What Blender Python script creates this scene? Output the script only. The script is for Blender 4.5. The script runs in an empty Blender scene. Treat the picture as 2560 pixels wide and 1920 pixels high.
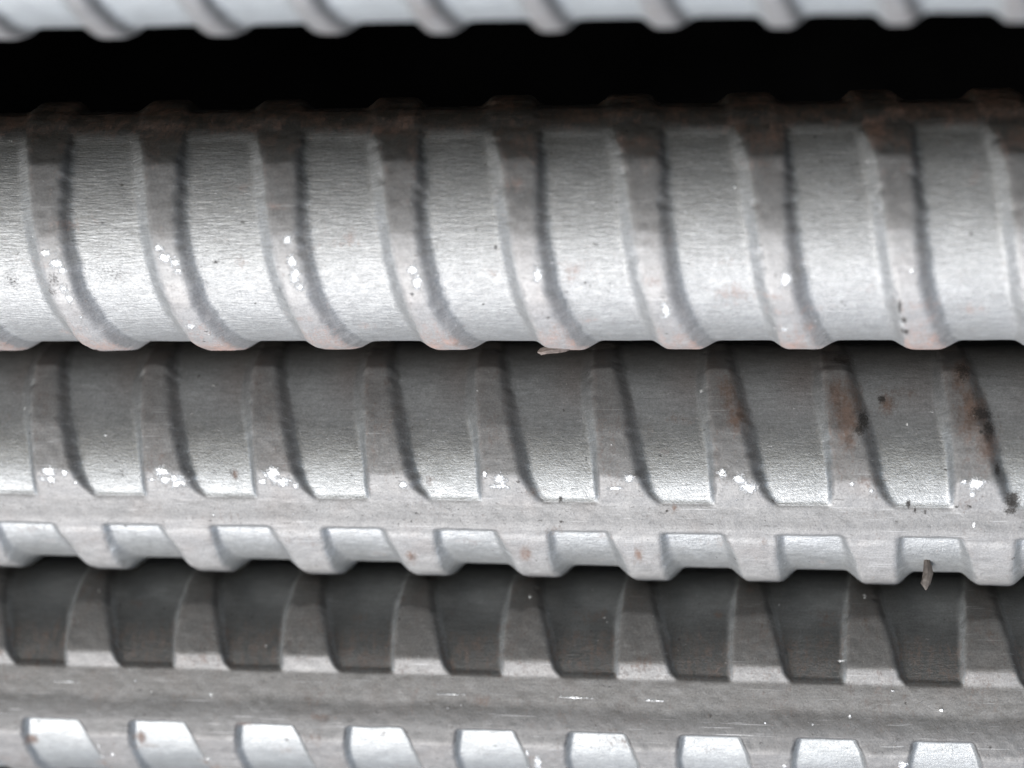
import bpy, math
import numpy as np
from mathutils import Matrix, Vector

# ------------------------------------------------------------------ camera
PITCH = math.radians(-17.0)           # the camera looks a little upwards
FW = Vector((0, math.cos(PITCH), -math.sin(PITCH)))     # viewing direction
DN = Vector((0, math.sin(PITCH), math.cos(PITCH)))      # picture-down (phone held upside down)
RT = Vector((-1, 0, 0))                                  # picture-right
CAM = Vector((0, -0.25, 0.60))
scene = bpy.context.scene
cam_d = bpy.data.cameras.new('camera')
cam = bpy.data.objects.new('camera', cam_d)
scene.collection.objects.link(cam)
scene.camera = cam
cam_d.sensor_width = 36.0
cam_d.lens = 36.0 * 5800 / 2560
cam_d.clip_start = 0.01
cam_d.clip_end = 50
M = Matrix.Identity(4)
for i, v in enumerate((RT, -DN, -FW)):
    for j in range(3):
        M[j][i] = v[j]
M.translation = CAM
cam.matrix_world = M
cam_d.dof.use_dof = True
cam_d.dof.focus_distance = 0.2475
cam_d.dof.aperture_fstop = 12.5

# ------------------------------------------------------------------ sky, sun, exposure
SUN_DIR = (RT * -0.31 + DN * 0.83 - FW * 0.44).normalized()     # towards the sun
sun_el = math.asin(SUN_DIR.z)
sun_az = math.atan2(SUN_DIR.x, SUN_DIR.y)
world = bpy.data.worlds.new('World')
scene.world = world
world.use_nodes = True
wn = world.node_tree
sky = wn.nodes.new('ShaderNodeTexSky')
sky.sky_type = 'NISHITA'
sky.sun_disc = False
sky.sun_elevation = sun_el
sky.sun_rotation = sun_az
sky.air_density = 1.0
sky.dust_density = 1.2
sky.ozone_density = 1.0
bg = wn.nodes['Background']
bg.inputs['Strength'].default_value = 0.10
hsv = wn.nodes.new('ShaderNodeHueSaturation')      # thin cloud: the blue is mostly washed out
hsv.inputs['Saturation'].default_value = 0.78
wn.links.new(sky.outputs[0], hsv.inputs['Color'])
wn.links.new(hsv.outputs[0], bg.inputs['Color'])
sun_d = bpy.data.lights.new('sun', 'SUN')
sun_d.energy = 1.5
sun_d.angle = math.radians(30)
sun_d.color = (1.0, 0.99, 0.975)
sun = bpy.data.objects.new('sun', sun_d)
scene.collection.objects.link(sun)
sun.rotation_euler = SUN_DIR.to_track_quat('Z', 'Y').to_euler()
sun.location = (0, -1, 2)
scene.view_settings.view_transform = 'Standard'
scene.view_settings.look = 'None'
scene.view_settings.gamma = 1.0
scene.view_settings.exposure = 1.45
scene.render.engine = 'CYCLES'

MM = 0.001
rng = np.random.default_rng(7)

# ------------------------------------------------------------------ materials
def nodes_of(name):
    m = bpy.data.materials.new(name)
    m.use_nodes = True
    nt = m.node_tree
    return m, nt, nt.nodes['Principled BSDF']

class NB:
    """tiny node helper"""
    def __init__(self, nt): self.nt = nt
    def n(self, t, **kw):
        nd = self.nt.nodes.new(t)
        for k, v in kw.items(): setattr(nd, k, v)
        return nd
    def link(self, a, b): self.nt.links.new(a, b)
    def inp(self, sock, v):
        if isinstance(v, bpy.types.NodeSocket): self.link(v, sock)
        else: sock.default_value = v
    def math(self, op, a, b=0.0, clamp=False):
        nd = self.n('ShaderNodeMath', operation=op, use_clamp=clamp)
        self.inp(nd.inputs[0], a); self.inp(nd.inputs[1], b)
        return nd.outputs[0]
    def ramp(self, v, lo, hi, a=0.0, b=1.0):
        nd = self.n('ShaderNodeMapRange', clamp=True)
        self.inp(nd.inputs[0], v)
        for i, x in enumerate((lo, hi, a, b)): self.inp(nd.inputs[i + 1], x)
        return nd.outputs[0]
    def mix(self, f, a, b):
        nd = self.n('ShaderNodeMix', data_type='RGBA')
        self.inp(nd.inputs[0], f); self.inp(nd.inputs[6], a); self.inp(nd.inputs[7], b)
        return nd.outputs[2]
    def mixf(self, f, a, b):
        nd = self.n('ShaderNodeMix', data_type='FLOAT')
        self.inp(nd.inputs[0], f); self.inp(nd.inputs[2], a); self.inp(nd.inputs[3], b)
        return nd.outputs[0]
    def noise(self, vec, scale, detail=3, rough=0.55):
        nd = self.n('ShaderNodeTexNoise')
        self.link(vec, nd.inputs['Vector'])
        nd.inputs['Scale'].default_value = scale
        nd.inputs['Detail'].default_value = detail
        nd.inputs['Roughness'].default_value = rough
        return nd.outputs['Fac']
    def mapping(self, vec, scale, rot=(0, 0, 0)):
        nd = self.n('ShaderNodeMapping')
        self.link(vec, nd.inputs[0])
        nd.inputs['Scale'].default_value = scale
        nd.inputs['Rotation'].default_value = rot
        return nd.outputs[0]

def steel_material(name, seed, land=(0.56, 0.565, 0.56), rib=(0.39, 0.383, 0.377), rust_amt=1.0,
                   land_metal=0.42, land_rough=0.38, brushed=1.0, rustc=((0.15, 0.092, 0.066), (0.075, 0.05, 0.038))):
    land = [c * 0.62 for c in land]; rib = [c * 0.62 for c in rib]     # dark mill scale
    m, nt, bsdf = nodes_of(name)
    b = NB(nt)
    att = b.n('ShaderNodeAttribute', attribute_name='mask')
    sep = b.n('ShaderNodeSeparateColor'); b.link(att.outputs['Color'], sep.inputs[0])
    ribm, wear, rust = sep.outputs[0], sep.outputs[1], sep.outputs[2]
    dirt = att.outputs['Alpha']
    att2 = b.n('ShaderNodeAttribute', attribute_name='surf')      # (s, arc, radius) in mm
    P = att2.outputs['Vector']
    off = b.n('ShaderNodeVectorMath', operation='ADD'); b.link(P, off.inputs[0]); off.inputs[1].default_value = (seed * 13.1, seed * 7.7, 0)
    P = off.outputs[0]
    streak = b.noise(b.mapping(P, (0.8, 5.4, 1.0), (0, 0, 0.12)), 1.0, 4, 0.6)
    streak2 = b.noise(b.mapping(P, (0.25, 3.0, 1.0), (0, 0, 0.05)), 1.0, 3, 0.6)
    fine = b.noise(P, 7.0, 3, 0.65)
    grit = b.noise(P, 3.2, 4, 0.65)
    big = b.noise(P, 0.22, 3, 0.5)
    mid = b.noise(P, 0.8, 4, 0.6)
    # ---- colours
    landc = b.mix(b.ramp(mid, 0.35, 0.7), (*[c * 0.82 for c in land], 1), (*land, 1))
    landc = b.mix(b.ramp(big, 0.42, 0.66, 0, 0.4), landc, (*[c * k for c, k in zip(land, (0.78, 0.78, 0.77))], 1))
    landc = b.mix(b.ramp(streak2, 0.5, 0.75, 0, 0.45), landc, (*[c * 0.62 for c in land], 1))
    ribc = b.mix(b.ramp(mid, 0.35, 0.7), (*[c * 0.85 for c in rib], 1), (*rib, 1))
    ribc = b.mix(b.ramp(big, 0.5, 0.72, 0, 0.3), ribc, (0.17, 0.15, 0.138, 1))
    col = b.mix(ribm, landc, ribc)
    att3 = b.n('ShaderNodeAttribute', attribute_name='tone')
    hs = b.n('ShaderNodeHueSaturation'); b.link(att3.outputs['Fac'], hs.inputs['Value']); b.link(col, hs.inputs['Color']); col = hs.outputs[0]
    gr = b.n('ShaderNodeHueSaturation'); b.link(b.math('MULTIPLY', b.ramp(b.noise(P, 4.6, 5, 0.8), 0.3, 0.7, 0.68, 1.30), b.ramp(b.noise(b.mapping(P, (0.5, 3.2, 1), (0, 0, 0.04)), 1.0, 4, 0.7), 0.3, 0.7, 0.86, 1.12)), gr.inputs['Value']); b.link(col, gr.inputs['Color']); col = gr.outputs[0]
    pits = b.math('MAXIMUM', b.ramp(b.noise(P, 2.4, 4, 0.7), 0.645, 0.74), b.ramp(b.noise(b.mapping(P, (0.55, 2.6, 1), (0, 0, -0.06)), 1.3, 4, 0.7), 0.66, 0.74))
    col = b.mix(b.math('MULTIPLY', pits, 0.55), col, (0.13, 0.105, 0.09, 1))
    scr = b.ramp(b.noise(b.mapping(P, (0.16, 7.0, 1), (0, 0, 0.03)), 1.0, 2, 0.5), 0.68, 0.74)
    col = b.mix(b.math('MULTIPLY', b.math('MULTIPLY', scr, ribm), 0.55), col, (0.42, 0.42, 0.42, 1))
    # rust film
    rn = b.math('ADD', rust, b.math('ADD', b.math('MULTIPLY', b.math('SUBTRACT', grit, 0.5), 1.4), b.math('MULTIPLY', b.math('SUBTRACT', b.noise(b.mapping(P, (1.6, 0.5, 1)), 1.0, 5, 0.7), 0.5), 1.6)))
    rfac = b.ramp(rn, 0.25, 1.0, 0, 0.85 * rust_amt)
    col = b.mix(rfac, col, b.mix(b.ramp(mid, 0.4, 0.65), (*rustc[0], 1), (*rustc[1], 1)))
    # soot and dirt
    dn = b.math('ADD', dirt, b.math('MULTIPLY', b.math('SUBTRACT', b.noise(P, 4.5, 5, 0.75), 0.5), 2.2))
    dfac = b.ramp(dn, 0.45, 0.85, 0, 0.92)
    col = b.mix(dfac, col, (0.022, 0.018, 0.015, 1))
    # bright rubbed metal
    wn_ = b.math('ADD', wear, b.math('ADD', b.math('MULTIPLY', b.math('SUBTRACT', grit, 0.5), 1.7), b.math('MULTIPLY', b.math('SUBTRACT', b.noise(P, 1.3, 3, 0.6), 0.5), 1.3)))
    wfac = b.ramp(wn_, 0.45, 0.85)
    col = b.mix(wfac, col, (0.80, 0.80, 0.79, 1))
    b.link(col, bsdf.inputs['Base Color'])
    # ---- gloss
    metal = b.mixf(ribm, land_metal, 0.25)
    metal = b.mixf(b.math('MAXIMUM', rfac, dfac), metal, 0.0)
    metal = b.mixf(wfac, metal, 1.0)
    b.link(metal, bsdf.inputs['Metallic'])
    ro = b.mixf(ribm, b.ramp(streak, 0.3, 0.7, land_rough - 0.06, land_rough + 0.1), b.ramp(mid, 0.3, 0.7, 0.44, 0.58))
    ro = b.mixf(b.math('MAXIMUM', rfac, dfac), ro, 0.85)
    ro = b.mixf(wfac, ro, 0.36)
    b.link(ro, bsdf.inputs['Roughness'])
    # ---- relief
    h_land = b.math('ADD', b.math('MULTIPLY', streak, 1.1 * brushed), b.math('MULTIPLY', b.math('ADD', fine, grit), 0.5 - 0.2 * brushed))
    h_rib = b.math('ADD', b.math('MULTIPLY', grit, 0.45), b.math('MULTIPLY', fine, 0.22))
    h = b.mixf(ribm, h_land, h_rib)
    h = b.math('SUBTRACT', h, b.math('MULTIPLY', pits, 0.35))
    h = b.math('ADD', h, b.math('MULTIPLY', wfac, b.math('MULTIPLY', grit, 1.5)))
    bp = b.n('ShaderNodeBump'); bp.inputs['Strength'].default_value = 0.8
    bp.inputs['Distance'].default_value = 0.00011
    b.link(h, bp.inputs['Height'])
    b.link(bp.outputs[0], bsdf.inputs['Normal'])
    return m

def plain_material(name, c, rough=0.9, metal=0.0, c2=None, scale=900.0, bump=0.0):
    m, nt, bsdf = nodes_of(name)
    b = NB(nt)
    tc = b.n('ShaderNodeTexCoord')
    nz = b.noise(tc.outputs['Object'], scale, 4, 0.6)
    col = b.mix(b.ramp(nz, 0.35, 0.65), (*c, 1), (*(c2 or [x * 0.6 for x in c]), 1))
    b.link(col, bsdf.inputs['Base Color'])
    bsdf.inputs['Roughness'].default_value = rough
    bsdf.inputs['Metallic'].default_value = metal
    if bump:
        bp = b.n('ShaderNodeBump'); bp.inputs['Strength'].default_value = 0.7
        bp.inputs['Distance'].default_value = bump
        b.link(nz, bp.inputs['Height']); b.link(bp.outputs[0], bsdf.inputs['Normal'])
    return m

# ------------------------------------------------------------------ near-black sheet added behind the stack to keep the gap unlit
def link(o, parent=None):
    scene.collection.objects.link(o)
    if parent is not None: o.parent = parent
    return o

def box_mesh(name, sx, sy, sz):
    v = [(x * sx, y * sy, z * sz) for x in (-.5, .5) for y in (-.5, .5) for z in (-.5, .5)]
    f = [(0, 1, 3, 2), (4, 6, 7, 5), (0, 4, 5, 1), (2, 3, 7, 6), (0, 2, 6, 4), (1, 5, 7, 3)]
    me = bpy.data.meshes.new(name); me.from_pydata(v, [], f); me.update()
    return me

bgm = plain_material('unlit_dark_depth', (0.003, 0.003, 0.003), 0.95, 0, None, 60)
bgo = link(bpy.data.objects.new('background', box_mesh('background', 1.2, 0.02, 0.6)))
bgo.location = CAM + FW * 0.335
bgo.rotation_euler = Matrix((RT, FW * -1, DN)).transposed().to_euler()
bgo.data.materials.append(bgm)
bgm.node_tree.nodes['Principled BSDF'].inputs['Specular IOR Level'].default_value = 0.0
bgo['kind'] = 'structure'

# ------------------------------------------------------------------ the bars
def vnoise(x, y, seed):
    """smooth value noise on numpy arrays, -1..1"""
    r = np.random.default_rng(seed).uniform(-1, 1, (64, 64))
    xi = np.floor(x).astype(int); yi = np.floor(y).astype(int)
    fx = x - xi; fy = y - yi
    fx = fx * fx * (3 - 2 * fx); fy = fy * fy * (3 - 2 * fy)
    a = r[xi % 64, yi % 64]; b_ = r[(xi + 1) % 64, yi % 64]
    c = r[xi % 64, (yi + 1) % 64]; d = r[(xi + 1) % 64, (yi + 1) % 64]
    return (a * (1 - fx) + b_ * fx) * (1 - fy) + (c * (1 - fx) + d * fx) * fy

def prof(t, k=0.5):
    t = np.clip(t, 0, 1)
    return (1 - k) * t + k * t * t * (3 - 2 * t)

def table(pts):
    a = np.array(pts, float)
    def f(th):
        y = np.interp(th, a[:, 0], a[:, 1])
        return y
    return f

def facets(th, edges):
    """radius factor of a polygonal rib crown whose corners lie at the given angles"""
    out = np.zeros_like(th)
    for e0, e1 in zip(edges[:-1], edges[1:]):
        mid, w = (e0 + e1) / 2, (e1 - e0) / 2
        inside = (th >= e0) & (th < e1)
        out[inside] = (math.cos(math.radians(w)) / np.cos(np.radians(th[inside] - mid)) - 1)
    return out

def blob_field(S, TH, R, blobs):
    """smooth 0..1 hills round the given (s, theta, rs, rt) spots"""
    F = np.zeros_like(S, dtype=np.float32)
    s1 = S[:, 0]; t1 = TH[0]
    for bl in blobs:
        s, t, rs, rt = bl[:4]
        amp = bl[4] if len(bl) > 4 else 1.0
        i = np.where(np.abs(s1 - s) < 2.2 * rs)[0]
        j = np.where(np.abs(np.radians(t1 - t) * R) < 2.2 * rt)[0]
        if len(i) == 0 or len(j) == 0: continue
        sub = np.ix_(i, j)
        d2 = ((S[sub] - s) / rs) ** 2 + (np.radians(TH[sub] - t) * R / rt) ** 2
        F[sub] = np.maximum(F[sub], amp * np.exp(-d2 * 0.7))
    return F

def make_bar(cfg):
    R = cfg['R']; P = cfg['P']; seed = cfg['seed']
    ds, dt = cfg['ds'], cfg['dt']
    lim = cfg.get('lim', 60.0); far = 300.0
    s_mid = np.arange(-lim, lim + ds / 2, ds)
    s_out = np.arange(lim + 1.0, far, 1.0)
    s = np.concatenate([-s_out[::-1], s_mid, s_out])
    t0, t1 = cfg['front']
    dtd = math.degrees(dt / R)
    t_f = np.arange(t0, t1, dtd)
    t_b = np.linspace(t1, t0 + 360, int((360 - (t1 - t0)) / 4.0), endpoint=False)
    th = np.concatenate([t_f, t_b])
    S, TH = np.meshgrid(s, th, indexing='ij')
    THw = np.where(TH > 180, TH - 360, TH)          # -180..180
    arc = np.radians(THw) * R

    # --- cross ribs: per set, edges as curves over theta
    Htot = np.zeros_like(S); label = np.zeros(S.shape, int); crown = np.zeros_like(S); skin = np.zeros_like(S); flank_shade = np.zeros_like(S)
    wob = 0.055 * vnoise(S * 0.9 + 50, arc * 0.9 + 50, seed + 1) + 0.03 * vnoise(S * 3.1 + 90, arc * 3.1 + 90, seed + 2)
    for si, st in enumerate(cfg['sets']):
        lo, hi = st['range']
        js = np.where((THw[0] >= lo) & (THw[0] < hi))[0]
        if len(js) == 0: continue
        tt = THw[0, js]
        LF, TL, TR, RF = (table(st[k])(tt) for k in ('LF', 'TL', 'TR', 'RF'))
        Hh = table(st['H'])(tt)
        sub = S[:, js] + wob[:, js]
        base = (LF + RF) / 2
        k = np.round((sub - base) / P).astype(int)
        rel = sub - k * P
        # a little life in each rib: shift, width and height
        kk = k - k.min()
        n = kk.max() + 1
        r2 = np.random.default_rng(seed * 31 + si)
        dshift = r2.uniform(-0.12, 0.12, n)[kk]; dh = r2.uniform(0.94, 1.06, n)[kk]
        rel = rel + dshift
        serr = st.get('serr', 0.0)
        comb = serr * (vnoise(arc[:, js] * 3.4 + 7 * k, k * 1.0 + 3, seed + 5) + 0.6 * vnoise(arc[:, js] * 1.2, k * 1.0 + 9, seed + 6))
        up = prof((rel - LF) / np.maximum(TL - LF, 0.05), st.get('kl', 0.45))
        dn = prof((RF + comb - rel) / np.maximum(RF + comb - TR, 0.05), st.get('kr', 0.6))
        h = np.minimum(up, dn)
        Htot[:, js] = h * Hh * dh
        crown[:, js] = np.clip((h - 0.55) / 0.4, 0, 1)
        leftside = rel < (TL + TR) / 2
        skin[:, js] = np.where(leftside, np.clip((up - 0.74) / 0.25, 0, 1), np.clip((dn - st.get('rf', 0.12)) / (0.28 if st.get('rf', 0.12) < 0.5 else 0.2), 0, 1))
        if st.get('rf', 0.12) < 0.5:
            flank_shade[:, js] = np.where(leftside, 0, np.clip(dn / 0.12, 0, 1) * np.clip((1.0 - dn) / 0.3, 0, 1))
        nick = np.clip(vnoise(S[:, js] * 1.5 + 11, arc[:, js] * 1.5 + 11, seed + 21) - 0.42, 0, 1) * np.clip((h - 0.5) * 4, 0, 1) * np.clip((1.02 - h) * 6, 0.12, 1)
        Htot[:, js] -= 0.7 * nick
        isr = (rel > LF - 0.05) & (rel < RF + 0.05)
        label[:, js] = np.where(isr, 1000 * (si + 1) + kk, 0)
    # faceted crowns
    fac = facets(np.where(THw < cfg['facets'][0], THw + 360, THw), cfg['facets'])
    Htot += cfg.get('facet_amt', 0.4) * crown * ((R + 1.05) * fac + cfg.get('facet_lift', 0.22))
    # --- lengthwise ribs
    ribness = skin.copy()
    longm = np.zeros_like(S)
    for li, (a0, a1, a2, a3, hl, tilt, x0) in enumerate(cfg['long']):
        wv = 0.05 * vnoise(S * 0.35, arc * 0.0 + 3.3, seed + 8 + li) + 0.03 * vnoise(S * 1.6, arc * 0 + 9.1, seed + 9 + li)
        tw = np.where(THw < a0 - 180, THw + 360, THw) + np.degrees(wv / R)
        up = prof((tw - a0) / (a1 - a0), 0.5); dn = prof((a3 - tw) / (a3 - a2), 0.4)
        m = np.minimum(up, dn)
        x = np.clip((tw - a1) / (a2 - a1), 0, 1)
        x = np.clip((x - x0) / (1 - x0), 0, 1)
        hh = m * (hl + tilt * prof(x, 0.5))
        inside = (tw > a0) & (tw < a3)
        # soft union
        big = np.maximum(Htot, hh); small = np.minimum(Htot, hh)
        blend = np.clip(1 - (big - small) / 0.35, 0, 1)
        Htot = np.where(inside | (m > 0), big + 0.04 * blend * blend * (small > 0.1), Htot)
        # crown under the lengthwise rib follows it
        Htot = np.where((m > 0.98) & (hl != 0.28), hh, Htot)
        longm = np.maximum(longm, np.clip((m - 0.3) / 0.6, 0, 1))
        label = np.where(inside, -(li + 1), label)
    ribness = np.maximum(ribness, longm)
    for _ in range(cfg.get('soft', 1)):
        Hp = np.pad(Htot, ((1, 1), (0, 0)), mode='edge')
        Htot = (Hp[:-2] + 2 * Htot + Hp[2:]) / 4
        Htot = (np.roll(Htot, 1, 1) + 2 * Htot + np.roll(Htot, -1, 1)) / 4
    # handling dents and unevenness of the rolled skin
    Htot += 0.035 * vnoise(S * 0.33 + 20, arc * 0.4 + 20, seed + 11) + 0.018 * vnoise(S * 1.1 + 20, arc * 1.3 + 20, seed + 12) * (0.4 + ribness)
    rad = R + Htot
    X = S; Y = rad * np.cos(np.radians(TH)); Z = rad * np.sin(np.radians(TH))
    pos = np.stack([X, Y, Z], -1)
    # normals from the whole continuous skin
    dPs = np.gradient(pos, axis=0)
    pad = np.concatenate([pos[:, -1:], pos, pos[:, :1]], 1)
    dPt = (pad[:, 2:] - pad[:, :-2])
    nrm = np.cross(dPt, dPs)
    nrm /= np.linalg.norm(nrm, axis=-1, keepdims=True)
    # masks
    wear = blob_field(S, THw, R, cfg.get('wear', []))
    rustb = blob_field(S, THw, R, cfg.get('rust', []))
    if 'rust_fn' in cfg: rustb = np.maximum(rustb, cfg['rust_fn'](S, THw, crown, label))
    r3 = np.random.default_rng(seed + 77)
    specks = [(r3.uniform(-60, 60), r3.uniform(-45, 75), r3.uniform(.10, .32), r3.uniform(.08, .3), r3.uniform(.45, .95)) for _ in range(110)]
    dirt = blob_field(S, THw, R, cfg.get('dirt', []) + specks)
    flecks = [(r3.uniform(-60, 60), r3.uniform(-45, 75), r3.uniform(.08, .2), r3.uniform(.06, .16), r3.uniform(.6, 1.0)) for _ in range(45)]
    wear = np.maximum(wear, blob_field(S, THw, R, flecks))
    smear = [(r3.uniform(-60, 60), r3.uniform(-40, 70), r3.uniform(.5, 2.2), r3.uniform(.3, 1.0), r3.uniform(.25, .55)) for _ in range(40)]
    rustb = np.maximum(rustb, blob_field(S, THw, R, smear))
    mask = np.stack([ribness, wear, rustb, dirt], -1).astype(np.float32)
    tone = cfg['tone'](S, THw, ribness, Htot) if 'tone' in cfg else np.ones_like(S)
    tone = tone * (1 - cfg.get('flank_shade', 0.4) * flank_shade * (1 - longm))          # shade painted on the right flank of each rib
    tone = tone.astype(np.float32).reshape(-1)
    surf = np.stack([S, arc, rad], -1).astype(np.float32)
    # quads
    ns, nt = S.shape
    I, J = np.meshgrid(np.arange(ns - 1), np.arange(nt), indexing='ij')
    J2 = (J + 1) % nt
    quad = np.stack([I * nt + J, I * nt + J2, (I + 1) * nt + J2, (I + 1) * nt + J], -1).reshape(-1, 4)
    ql = label[:-1, :].reshape(-1)
    pos = (pos * MM).reshape(-1, 3); nrm = nrm.reshape(-1, 3); mask = mask.reshape(-1, 4); surf = surf.reshape(-1, 3)

    root = bpy.data.objects.new(cfg['name'], None)
    root.empty_display_size = 0.01
    scene.collection.objects.link(root)
    a, b_ = cfg['a'], cfg['b']
    ax = Vector((math.cos(a) * math.cos(b_), math.sin(b_), math.sin(a) * math.cos(b_)))
    yv = (Vector((0, 1, 0)) - ax * ax.y).normalized(); zv = ax.cross(yv)
    cw = lambda v: RT * v.x + DN * v.y + FW * v.z
    axes = (cw(ax), cw(-zv), cw(yv))
    W = Matrix.Identity(4)
    for i, v in enumerate(axes):
        for j in range(3): W[j][i] = v[j]
    W.translation = CAM + cw(Vector((0, cfg['yc'], cfg['zc']))) * MM
    root.matrix_world = W
    root['label'] = cfg['label']; root['category'] = 'rebar'; root['group'] = 'ribbed steel bars in the stack'

    order = np.argsort(ql, kind='stable'); sl = ql[order]
    cuts = np.flatnonzero(np.diff(sl)) + 1
    groups = np.split(order, cuts)
    for g in groups:
        lab = int(ql[g[0]])
        nm = 'core' if lab == 0 else ('lengthwise_rib' if lab < 0 else 'cross_rib')
        q = quad[g]
        used, inv = np.unique(q, return_inverse=True)
        inv = inv.reshape(q.shape)
        me = bpy.data.meshes.new(nm)
        nv, nf = len(used), len(q)
        co = pos[used]
        extra = []
        if lab == 0:      # close the two sawn ends
            extra = [list(range(0, nt)), [(ns - 1) * nt + j for j in reversed(range(nt))]]
        me.vertices.add(nv); me.vertices.foreach_set('co', co.astype(np.float32).ravel())
        me.loops.add(nf * 4); me.loops.foreach_set('vertex_index', inv.astype(np.int32).ravel())
        me.polygons.add(nf)
        me.polygons.foreach_set('loop_start', np.arange(0, nf * 4, 4, dtype=np.int32))
        me.polygons.foreach_set('use_smooth', np.ones(nf, bool))
        me.update(calc_edges=True)
        at = me.attributes.new('mask', 'FLOAT_COLOR', 'POINT'); at.data.foreach_set('color', mask[used].ravel())
        at = me.attributes.new('surf', 'FLOAT_VECTOR', 'POINT'); at.data.foreach_set('vector', surf[used].ravel())
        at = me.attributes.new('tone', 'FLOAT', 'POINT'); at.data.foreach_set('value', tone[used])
        me.normals_split_custom_set_from_vertices(nrm[used].astype(np.float32))
        me.materials.append(cfg['mat'])
        link(bpy.data.objects.new(nm, me), root)
    # sawn end discs
    for e, iend in ((0, 0), (1, ns - 1)):
        ring = pos[iend * nt:(iend + 1) * nt:4]
        c = ring.mean(0)
        vs = [tuple(c)] + [tuple(v) for v in ring]
        n = len(ring)
        fs = [(0, 1 + i, 1 + (i + 1) % n) if e == 0 else (0, 1 + (i + 1) % n, 1 + i) for i in range(n)]
        me = bpy.data.meshes.new('sawn_end'); me.from_pydata(vs, [], fs); me.update()
        me.materials.append(cfg['mat'])
        link(bpy.data.objects.new('sawn_end', me), root)
    return root

def lin(lo, hi, n=5): return list(np.linspace(lo, hi, n))

# ---- rib edges measured round each bar: (angle in degrees, position along the bar in mm)
SET2 = dict(range=(-180, 181), H=[(-180, 1.1), (-90, 1.15), (-70, .55), (-47, .32), (-24.5, 1.1), (8, 1.1), (90, 1.05)], serr=0.2, kl=0.15, kr=0.75,
    LF=[(-180, -55.15), (-90, -53.15), (-66, -52.55), (-46, -51.85), (-40, -51.5), (-32, -51.11), (-24, -50.76), (-16, -50.44), (-8, -50.16), (0, -49.89), (8, -49.64), (16, -49.39), (24, -49.13), (32, -48.87), (40, -48.59), (48, -48.28), (56, -47.75), (87, -47.25), (180, -46.15)],
    TL=[(-180, -54), (-90, -51.8), (-66, -51.3), (-46, -50.6), (-39, -50.15), (-32, -49.6), (-24, -49.1), (-16, -48.75), (-8, -48.5), (0, -48.26), (8, -48.07), (16, -47.86), (24, -47.61), (32, -47.32), (40, -46.99), (48, -46.65), (56, -46.35), (87, -45.7), (180, -44.5)],
    TR=[(-180, -49), (-90, -47.8), (-66, -47.0), (-46, -46.2), (-25, -45.88), (-16, -45.88), (-8, -45.88), (0, -45.84), (8, -45.75), (16, -45.59), (24, -45.39), (32, -45.14), (40, -44.86), (48, -44.57), (55, -44.2), (87, -42.6), (180, -41)],
    RF=[(-180, -48), (-90, -46.6), (-66, -45.9), (-46, -45.2), (-28, -44.95), (-24, -44.83), (-16, -44.62), (-8, -44.46), (0, -44.32), (8, -44.15), (16, -43.95), (24, -43.7), (32, -43.41), (40, -43.08), (48, -42.6), (56, -42.1), (62, -41.7), (87, -40.3), (180, -39)])
SET3A = dict(range=(-180, 31), H=[(-180, 1.0), (-90, .4), (-68, .2), (-44, 1.08), (-20, 1.12), (9, 1.05), (22.5, .2), (31, .45)], serr=0.12,
    LF=[(-180, -56), (-70, -54.16), (-64, -53.92), (-56, -53.82), (-48, -53.79), (-40, -53.73), (-32, -53.59), (-24, -53.38), (-16, -53.1), (-8, -52.6), (0, -52.2), (8, -51.95), (18, -51.9), (40, -51.8)],
    TL=[(-180, -54.5), (-70, -52.6), (-61, -52.56), (-48, -52.43), (-40, -52.28), (-32, -52.08), (-24, -51.88), (-16, -51.69), (-8, -51.53), (0, -51.43), (8, -51.42), (18, -51.45), (40, -51.5)],
    TR=[(-180, -53), (-70, -51.1), (-56, -50.75), (-43.5, -50.3), (-40, -50.13), (-32, -49.69), (-24, -49.24), (-16, -48.82), (-8, -48.41), (0, -47.96), (8, -47.35), (16, -46.5), (18, -46.2), (22, -45.4), (40, -44)],
    RF=[(-180, -51), (-70, -49.5), (-56, -49.1), (-40, -48.6), (-24, -47.6), (-8, -46.8), (0, -46.45), (8, -46.1), (16, -45.6), (18, -45.4), (22, -44.6), (40, -43)])
SET3B = dict(rf=0.78, range=(31, 181), H=[(30, .6), (40, .62), (54, .85), (70, 1.4), (86, 1.6), (180, 1.3)], kl=0.3, kr=0.55,
    LF=[(30, -51.2), (37, -50.9), (56, -50.2), (86, -50.0), (180, -49)],
    TL=[(30, -50.9), (37, -50.4), (48, -49.46), (56, -48.8), (70, -48.3), (86, -48.0), (180, -47)],
    TR=[(30, -44.6), (37, -44.7), (54, -45.0), (70, -44.9), (86, -44.5), (180, -43)],
    RF=[(30, -44.1), (37, -44.2), (54, -44.0), (70, -43.0), (86, -42.7), (180, -41)])
SET4A = dict(range=(-180, 8), H=[(-180, 1.0), (-80, .4), (-58, .15), (-34, 1.08), (-11, 1.12), (-4, .38), (8, .45)], serr=0.04, kr=0.4,
    LF=[(-180, -48), (-75, -48.6), (-56, -49.24), (-48, -49.57), (-40, -49.68), (-32, -49.65), (-24, -49.55), (-14, -49.45), (0, -49.4), (30, -49)],
    TL=[(-180, -47), (-75, -48.2), (-51, -48.6), (-40, -48.56), (-32, -48.66), (-24, -48.77), (-16, -48.85), (-10, -48.9), (0, -48.9), (30, -48.5)],
    TR=[(-180, -48), (-75, -46.8), (-60, -46.5), (-45, -46.0), (-34, -45.37), (-24, -44.56), (-16, -43.98), (-8, -43.3), (-4, -42.6), (30, -41)],
    RF=[(-180, -47), (-75, -45.3), (-60, -45.1), (-45, -44.6), (-34, -44.05), (-24, -43.5), (-16, -43.25), (-8, -42.8), (-4, -42.2), (30, -40)])
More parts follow.
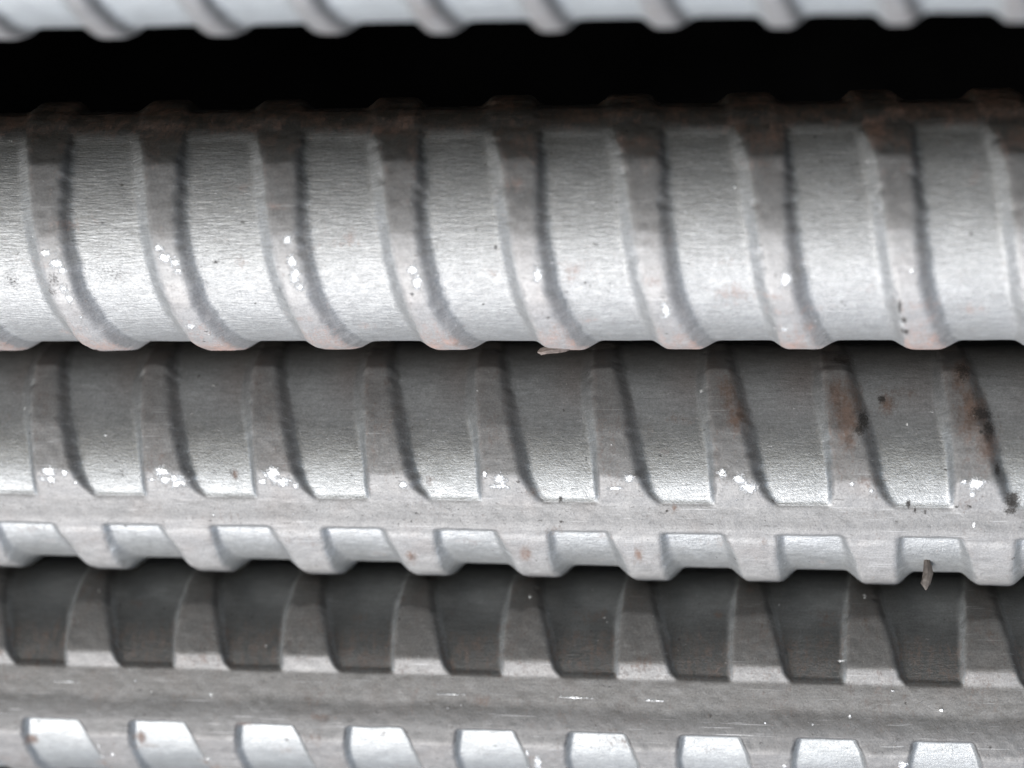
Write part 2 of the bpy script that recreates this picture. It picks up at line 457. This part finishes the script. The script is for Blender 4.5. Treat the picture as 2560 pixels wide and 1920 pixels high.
SET4B = dict(rf=0.78, range=(8, 181), H=[(0, .5), (8, .5), (22.5, .8), (31, .88), (42, .75), (60, .8), (180, 1.0)], kl=0.3, kr=0.4,
    LF=[(8, -49.6), (21, -48.6), (24, -48.25), (32, -47.55), (40, -47.2), (60, -46.4), (180, -44)],
    TL=[(8, -49.2), (21, -48.3), (24, -47.95), (32, -47.2), (40, -46.8), (60, -46.0), (180, -43.5)],
    TR=[(8, -41.3), (21, -41.8), (24, -42.02), (32, -42.38), (40, -42.56), (60, -42.2), (180, -40)],
    RF=[(8, -41.1), (21, -41.45), (24, -41.6), (32, -41.95), (40, -42.1), (60, -41.6), (180, -38.5)])
q1 = 10.054 / 12.488
def squeeze(st, e, q=0.78):
    ts = [t for t, _ in st['LF']]; cs = [(np.interp(t, [p[0] for p in st['LF']], [p[1] for p in st['LF']]) + np.interp(t, [p[0] for p in st['RF']], [p[1] for p in st['RF']])) / 2 for t in ts]
    return [(t, float(np.interp(t, ts, cs)) + q * (x - float(np.interp(t, ts, cs)))) for t, x in st[e]]
def shift(st, k, off):
    o = dict(st)
    for e in ('LF', 'TL', 'TR', 'RF'):
        o[e] = [(t, ((x + 43.7) * k + off) * 1.0) for t, x in squeeze(st, e)]
    return o
SET1 = shift(SET2, q1, -36.51)

WEAR2 = [(-47.13, 15.3, .76, .32), (-46.13, 20.1, .68, .54), (-45.54, 23.5, .42, .37), (-45.75, 31.7, .34, .5), (-45.32, 37.6, .42, .54), (-44.66, 48.1, .17, .25), (-34.98, 13.2, .51, .35), (-34.39, 17.9, .93, .39), (-33.42, 20.1, .59, .36), (-33.19, 24.2, .48, .34), (-33.02, 55.2, .65, .42), (-21.34, 10.1, .51, .43), (-21.07, 20, .54, .76), (-20.88, 26.7, .54, .95), (-20.6, 32.3, .48, .4), (-8.47, 24, .48, .65), (-8.15, 29.4, .51, .88), (4.26, 26.6, .41, .85), (17.08, 45.2, .48, 1.16), (29.26, 29.5, .54, 1.04), (29.01, 58.9, .4, .56), (41.65, 25.9, .27, .24)]
DIRT2 = [(-46.63, 27.7, .9, 1.1, .62), (-47.07, 34.2, .8, .8, .62), (-39.03, -11, .7, .6, .5), (-29.31, 21.3, .5, .3, .7), (-51.56, 30, 1.0, 1.2, .55), (-40.57, 26.3, 2.0, 1.3, .5), (41.18, 61.2, .5, .6), (40.57, 43.8, .22, 1), (41.04, 52.2, .36, .59)]
WEAR3 = [(-49.63, 9.5, .79, .57), (-49.69, 13.6, .61, .45), (-50.66, 13.7, .44, .27), (-47.95, 9.8, .38, .39), (-46.89, 15.3, .21, .22), (-37.07, 8.8, .79, .62), (-36.6, 13.2, .79, .45), (-35.22, 13.9, 1.05, .81), (-38.17, 12.9, .44, .21), (-24.44, 9.1, .87, .71), (-23.44, 12.8, 1.22, .63), (-22.01, 15.3, .38, .29), (-25.68, 13.3, .44, .36), (-10.09, 14.2, .52, .45), (.54, 11.3, .61, .71), (.53, 13.9, 1.22, .32), (-1.12, 7.8, .24, .44), (14.34, 8.7, .61, .44), (12.93, 14.2, .79, .18), (24.37, 5.7, .65, .47), (26.2, 8.8, .65, .53), (27.06, 13, .92, .67), (37.97, 10.2, .31, .27), (39.91, 13.3, .26, .27), (49.5, 9.1, .31, .35), (50.77, 9.7, .79, .71), (50.48, 14.7, .38, .32), (50.68, 31.3, .21, .37)]
DIRT3 = [(38.68, -14, .61, .63), (39.08, -19.1, .61, 1.29), (51.32, -22.6, 1.4, .76), (52.09, -15.4, .61, 1.09), (52.96, 3.3, .35, .7), (54.62, 18.1, .87, 1.1), (54.5, 23.4, .7, .48), (41.02, -31.5, .5, .5), (50.2, 21.6, .38, .19), (43.89, 21.1, .26, .47), (44.55, 24.1, .14, .38), (45.6, 24.8, .17, .27), (36.88, -56, 1.2, 1.4), (49.54, -45.3, .8, 1.4), (-41.73, 10.9, .6, .6, .6), (-29.36, 9.8, .45, .45, .6), (6.91, 21.4, .26, .37)]
RUST3 = [(37.06, -22, 1.92, 3.01), (35.92, -31.3, 1.05, 1.84), (50.05, -22.6, 1.92, 2.65), (51.45, -9.7, 1.57, 1.95), (37.08, -9.7, 1.22, 1.06), (41.42, -28.3, 1.05, 1.19), (49.04, -43.3, 1.22, 2.4), (24.46, -31.5, 1.31, 2.15), (25.51, -19.9, 1.31, 1.67), (18.92, 24.7, .4, .35), (2.41, 54.8, .8, 1.1), (14.81, 53, .6, .9), (-10.43, 58.3, .7, .8), (-29.28, 10.9, .38, .53)]
WEAR4 = [(-46.21, 47.6, .2, .3), (-44.9, 45.5, .27, .38), (-46.2, 39.1, .13, .76), (-33.63, 46.8, .42, .2), (-49.18, 3.9, 1.51, .1), (-46.39, -42.3, .2, .25), (-32.3, 8.2, .17, .17), (3.31, -44.6, .23, .33), (-5, 5.3, 1.34, .1), (8.67, 5.6, 1.84, .1), (17.41, 6, 1.84, .1), (4.36, 42.7, .37, 1.37), (3.27, 35.7, .17, .52), (40.27, -49.2, .2, .36), (37.74, -14.9, .37, .14), (31.62, 39.2, .23, .3), (44.52, 36.9, .59, .73), (38.71, 11.1, .17, .21)]
RUST4 = [(-46.36, 60.1, 1.17, .84), (-33.87, 55.4, .84, .59), (-54.24, 38.4, .7, .8), (-41.27, 35.2, .6, .9), (-28.79, 23.8, .67, .46)]

def rust2(S, TH, crown, label):
    """brown film on the shaded side and salmon rust where the crowns touched the ground"""
    n = 0.5 + 0.5 * vnoise(S * 0.5 + 30, TH * 0.09 + 30, 77)
    low = np.clip((TH - 46) / 26, 0, 1) * np.clip(crown * 1.3, 0, 1) * (0.4 + 0.6 * n)
    ribs = np.clip((-8 - TH) / 30, 0, 1) * crown * 0.75 * n * (1.2 + 0.5 * np.clip(S / 50, -0.6, 1.2))
    top = np.clip((-38 - TH) / 12, 0, 1) * 0.5 * (0.4 + n)
    return np.maximum(np.maximum(low * 0.85, ribs * 0.8), top)

def rust_ribs(amount, lands=0.0):
    def fn(S, TH, crown, label):
        n = 0.5 + 0.5 * vnoise(S * 0.4 + 30, TH * 0.07 + 30, 78)
        film = 0.4 * np.clip((TH + 34) / 12, 0, 1) * np.clip((-2 - TH) / 3, 0, 1) * (1 - crown) * lands
        return np.maximum(crown * amount * n * np.clip((24 - TH) / 20, 0.25, 1), film)
    return fn

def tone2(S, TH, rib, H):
    # underside and far crown ends have shade painted in; crowns are rubbed pale on the side that was handled
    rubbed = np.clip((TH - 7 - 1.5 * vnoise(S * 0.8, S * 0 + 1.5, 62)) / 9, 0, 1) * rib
    end_shade = np.clip((-24 - TH + 1.2 * vnoise(S * 0.9, S * 0 + 4.5, 63)) / 1.2, 0, 1) * np.clip((rib - 0.5) * 2, 0, 1)
    return (1 - 0.14 * end_shade) * (1 + 0.22 * rubbed) * (1 - 0.24 * np.clip((10 - TH) / 16, 0, 1) * rib) * (1 - 0.36 * np.clip((-40 - TH) / 9 + 0.2 * vnoise(S * 0.7, TH * 0.2, 61), 0, 1))

def tone3(S, TH, rib, H):
    # shade painted on the far crown ends, which turn from the light
    end_shade = np.clip((-44 - TH + 1.2 * vnoise(S * 0.9, S * 0 + 4.5, 64)) / 1.4, 0, 1) * np.clip((rib - 0.5) * 2, 0, 1)
    seam = np.exp(-((TH - 32.5 - 1.2 * vnoise(S * 0.2, S * 0 + 2.2, 65)) / 2.6) ** 2) * rib      # darker rolled seam along the rib
    pale = np.clip((TH - 39.5) / 2, 0, 1)                   # sky-facing side painted lighter, as if better lit
    return (1 - 0.4 * end_shade) * (1 + 0.35 * pale) * (1 - 0.22 * seam)

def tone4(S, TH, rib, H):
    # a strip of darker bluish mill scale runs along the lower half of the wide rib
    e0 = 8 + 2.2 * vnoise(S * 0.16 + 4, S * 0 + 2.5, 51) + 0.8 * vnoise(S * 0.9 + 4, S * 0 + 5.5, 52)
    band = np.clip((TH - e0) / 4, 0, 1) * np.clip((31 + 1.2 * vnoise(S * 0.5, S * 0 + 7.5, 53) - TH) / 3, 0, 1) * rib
    # blue-black scale left in the hollows of this face of the bar and shade painted on the far ends of its crowns
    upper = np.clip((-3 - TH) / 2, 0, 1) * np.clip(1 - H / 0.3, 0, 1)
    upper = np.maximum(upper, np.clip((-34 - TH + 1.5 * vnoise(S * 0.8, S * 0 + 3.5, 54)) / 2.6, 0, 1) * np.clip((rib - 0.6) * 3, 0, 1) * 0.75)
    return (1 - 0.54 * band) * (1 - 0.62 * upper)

mat1 = steel_material('mill_scale_steel_bright', 1, land=(0.60, 0.63, 0.64), rib=(0.36, 0.355, 0.35))
mat2 = steel_material('mill_scale_steel_streaked', 2, land=(0.52, 0.525, 0.52), land_metal=0.38, land_rough=0.36, rustc=((0.33, 0.205, 0.165), (0.16, 0.11, 0.088)))
mat3 = steel_material('mill_scale_steel_grey', 3, land=(0.49, 0.50, 0.50), land_metal=0.6, land_rough=0.36, rib=(0.33, 0.325, 0.32), brushed=0.3)
mat4 = steel_material('mill_scale_steel_brown_grey', 4, land=(0.51, 0.525, 0.525), brushed=0.35, rib=(0.33, 0.322, 0.313))

BARS = [
    dict(name='steel_rebar', label='out of focus ribbed steel bar cut off by the top edge, beyond the black gap',
         R=10.62, P=10.054, seed=101, soft=3, ds=0.24, dt=0.24, front=(-30, 110), a=-.1354, b=.00384, yc=-42.94, zc=205.0,
         sets=[SET1], facets=lin(-180, 180, 13), long=[(-70, -67, -50, -47, .28, 0, 0), (110, 113, 130, 133, .28, 0, 0)],
         mat=mat1, flank_shade=0.6, rust_fn=lambda S, T, c, l: 0.35 * rust2(S, T, c, l)),
    dict(name='steel_rebar', label='most prominent ribbed steel bar right below the black gap, bright streaked face, thin curved ribs',
         R=12.5, P=12.488, seed=202, soft=5, facet_amt=0.22, flank_shade=0.27, ds=0.155, dt=0.155, front=(-100, 100), a=-.1354, b=.00127, yc=-17.136, zc=247.7,
         sets=[SET2], facets=[-184, -152, -120, -88, -56, -24, 8, 40, 72, 104, 136, 176],
         long=[(-70, -66, -48, -40, .28, 0, 0), (112, 114, 132, 140, .28, 0, 0)],
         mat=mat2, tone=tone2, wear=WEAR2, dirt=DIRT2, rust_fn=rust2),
    dict(name='steel_rebar', label='ribbed steel bar with narrow lengthwise rib, soot and rust at its right end',
         R=12.5, P=12.488, seed=303, soft=3, flank_shade=0.3, ds=0.155, dt=0.155, front=(-100, 100), a=-.1354, b=.0081, yc=7.796, zc=262.45,
         sets=[SET3A, SET3B], facets=[-172, -140, -108, -76, -44, -14, 8, 24, 44, 70, 100, 140, 188],
         long=[(21.8, 23.0, 38.8, 40.0, .18, .46, .02), (202 - 360, 204 - 360, 218 - 360, 220 - 360, .5, .6, .1)],
         mat=mat3, tone=tone3, wear=WEAR3, dirt=DIRT3, rust=[(a + 0.3, t, r * 0.75, q * 1.1) for a, t, r, q in RUST3], rust_fn=rust_ribs(0.34)),
    dict(name='steel_rebar', label='lowest ribbed steel bar, wide grey lengthwise rib with white recesses under it',
         R=12.85, P=12.48, seed=404, soft=2, ds=0.155, dt=0.155, front=(-85, 85), a=-.1373, b=.00605, yc=33.12, zc=269.25,
         sets=[SET4A, SET4B], facets=[-172, -126, -103, -80, -57, -34, -11, 7, 31, 58, 90, 130, 188],
         long=[(-5.4, -4.4, 22.8, 23.8, .38, .46, .25), (173.5 - 360, 176.5 - 360, 202 - 360, 204 - 360, .7, .6, .36)],
         mat=mat4, tone=tone4, wear=WEAR4, rust=RUST4, rust_fn=rust_ribs(0.34, 1.0)),
]
roots = [make_bar(c) for c in BARS]


# ------------------------------------------------------------------ small things on the bars
def sliver_mesh(name, path, radii, n=8, seed=1, rough=0.18, flat=0.5):
    """a torn strip of steel: an irregular flattened tube along a path"""
    r = np.random.default_rng(seed)
    vs, fs = [], []
    pts = [Vector(p) for p in path]
    for i, p in enumerate(pts):
        t = (pts[min(i + 1, len(pts) - 1)] - pts[max(i - 1, 0)]).normalized()
        u = t.cross(Vector((0, 1, 0.2))).normalized(); v = t.cross(u)
        for k in range(n):
            a = 2 * math.pi * k / n
            q = radii[i] * (1 + rough * r.uniform(-1, 1))
            vs.append(p + u * math.cos(a) * q + v * math.sin(a) * q * flat)
    for i in range(len(pts) - 1):
        for k in range(n):
            k2 = (k + 1) % n
            fs.append((i * n + k, i * n + k2, (i + 1) * n + k2, (i + 1) * n + k))
    fs.append(tuple(reversed(range(n)))); fs.append(tuple((len(pts) - 1) * n + k for k in range(n)))
    me = bpy.data.meshes.new(name)
    me.from_pydata([tuple(v * MM) for v in vs], [], fs); me.update()
    return me

burr_m = plain_material('torn_steel_edge', (0.20, 0.16, 0.14), 0.55, 0.4, (0.10, 0.08, 0.07), 1500, 0.00005)
bm = sliver_mesh('burr', [(6.9, 1.2, 13.1), (6.0, 1.6, 13.3), (5.2, 1.9, 13.4), (4.5, 2.1, 13.5), (3.9, 2.2, 13.6), (3.4, 2.2, 13.75), (3.05, 2.25, 13.75)],
                 [0.2, 0.42, 0.52, 0.50, 0.42, 0.36, 0.08], seed=3)
bm.materials.append(burr_m)
link(bpy.data.objects.new('burr', bm), roots[1])

sliver_m = plain_material('dirty_steel_sliver', (0.085, 0.072, 0.062), 0.6, 0.3, (0.045, 0.036, 0.03), 1800, 0.00005)
sm = sliver_mesh('steel_sliver', [(0.05, 0.35, -2.1), (0.0, 0.3, -1.5), (0.1, 0.2, -0.8), (0.15, 0.1, -0.1), (0.02, 0.0, 0.6), (-0.12, -0.15, 1.1), (-0.05, -0.2, 1.5), (-0.02, -0.25, 1.8)],
                 [0.12, 0.34, 0.46, 0.50, 0.48, 0.50, 0.26, 0.08], seed=5, flat=0.4)
sm.materials.append(sliver_m)
so = link(bpy.data.objects.new('steel_sliver', sm))
so.matrix_world = roots[2].matrix_world @ Matrix.Translation(Vector((46.05, 5.9, 12.3)) * MM)
so['label'] = 'dark pointed steel sliver clinging to the bar edge above the lowest gap'
so['category'] = 'metal sliver'

chip_m = plain_material('bright_steel_chip', (0.90, 0.90, 0.88), 0.3, 0.9, (0.8, 0.8, 0.78), 2500, 0.00003)
def chip(bar, s, th, size, seed, label, rad):
    r = np.random.default_rng(seed)
    me = bpy.data.meshes.new('metal_chip')
    base = [(math.cos(a) * r.uniform(.6, 1.1), math.sin(a) * r.uniform(.5, .9)) for a in np.linspace(0, 2 * math.pi, 6, endpoint=False)]
    vs = [(x * size, y * size, 0) for x, y in base] + [(x * size * .55 + .1 * size, y * size * .5, size * r.uniform(.4, .75)) for x, y in base]
    fs = [tuple(reversed(range(6))), tuple(range(6, 12))] + [(i, (i + 1) % 6, 6 + (i + 1) % 6, 6 + i) for i in range(6)]
    me.from_pydata([tuple(c * MM for c in v) for v in vs], [], fs); me.update()
    me.materials.append(chip_m)
    o = link(bpy.data.objects.new('metal_chip', me))
    t = math.radians(th)
    nrm = Vector((0, math.cos(t), math.sin(t)))
    L = Matrix.Identity(4)
    for i, v in enumerate((Vector((1, 0, 0)), nrm.cross(Vector((1, 0, 0))), nrm)):
        for j in range(3): L[j][i] = v[j]
    L.translation = (Vector((s, 0, 0)) + nrm * rad) * MM
    o.matrix_world = roots[bar].matrix_world @ L
    o['label'] = label; o['category'] = 'metal chip'; o['group'] = 'bright chips lying on the bars'
chip(3, 48.39, 7.2, 0.42, 1, 'bright white steel chip on the wide lengthwise rib near the lower right corner', 13.2)
chip(3, 40.27, -47.5, 0.24, 2, 'tiny bright steel chip in the dark gap left of the hanging sliver', 13.3)
chip(3, 3.31, -43.5, 0.26, 3, 'tiny bright steel chip in the dark gap near the middle of the picture', 13.4)
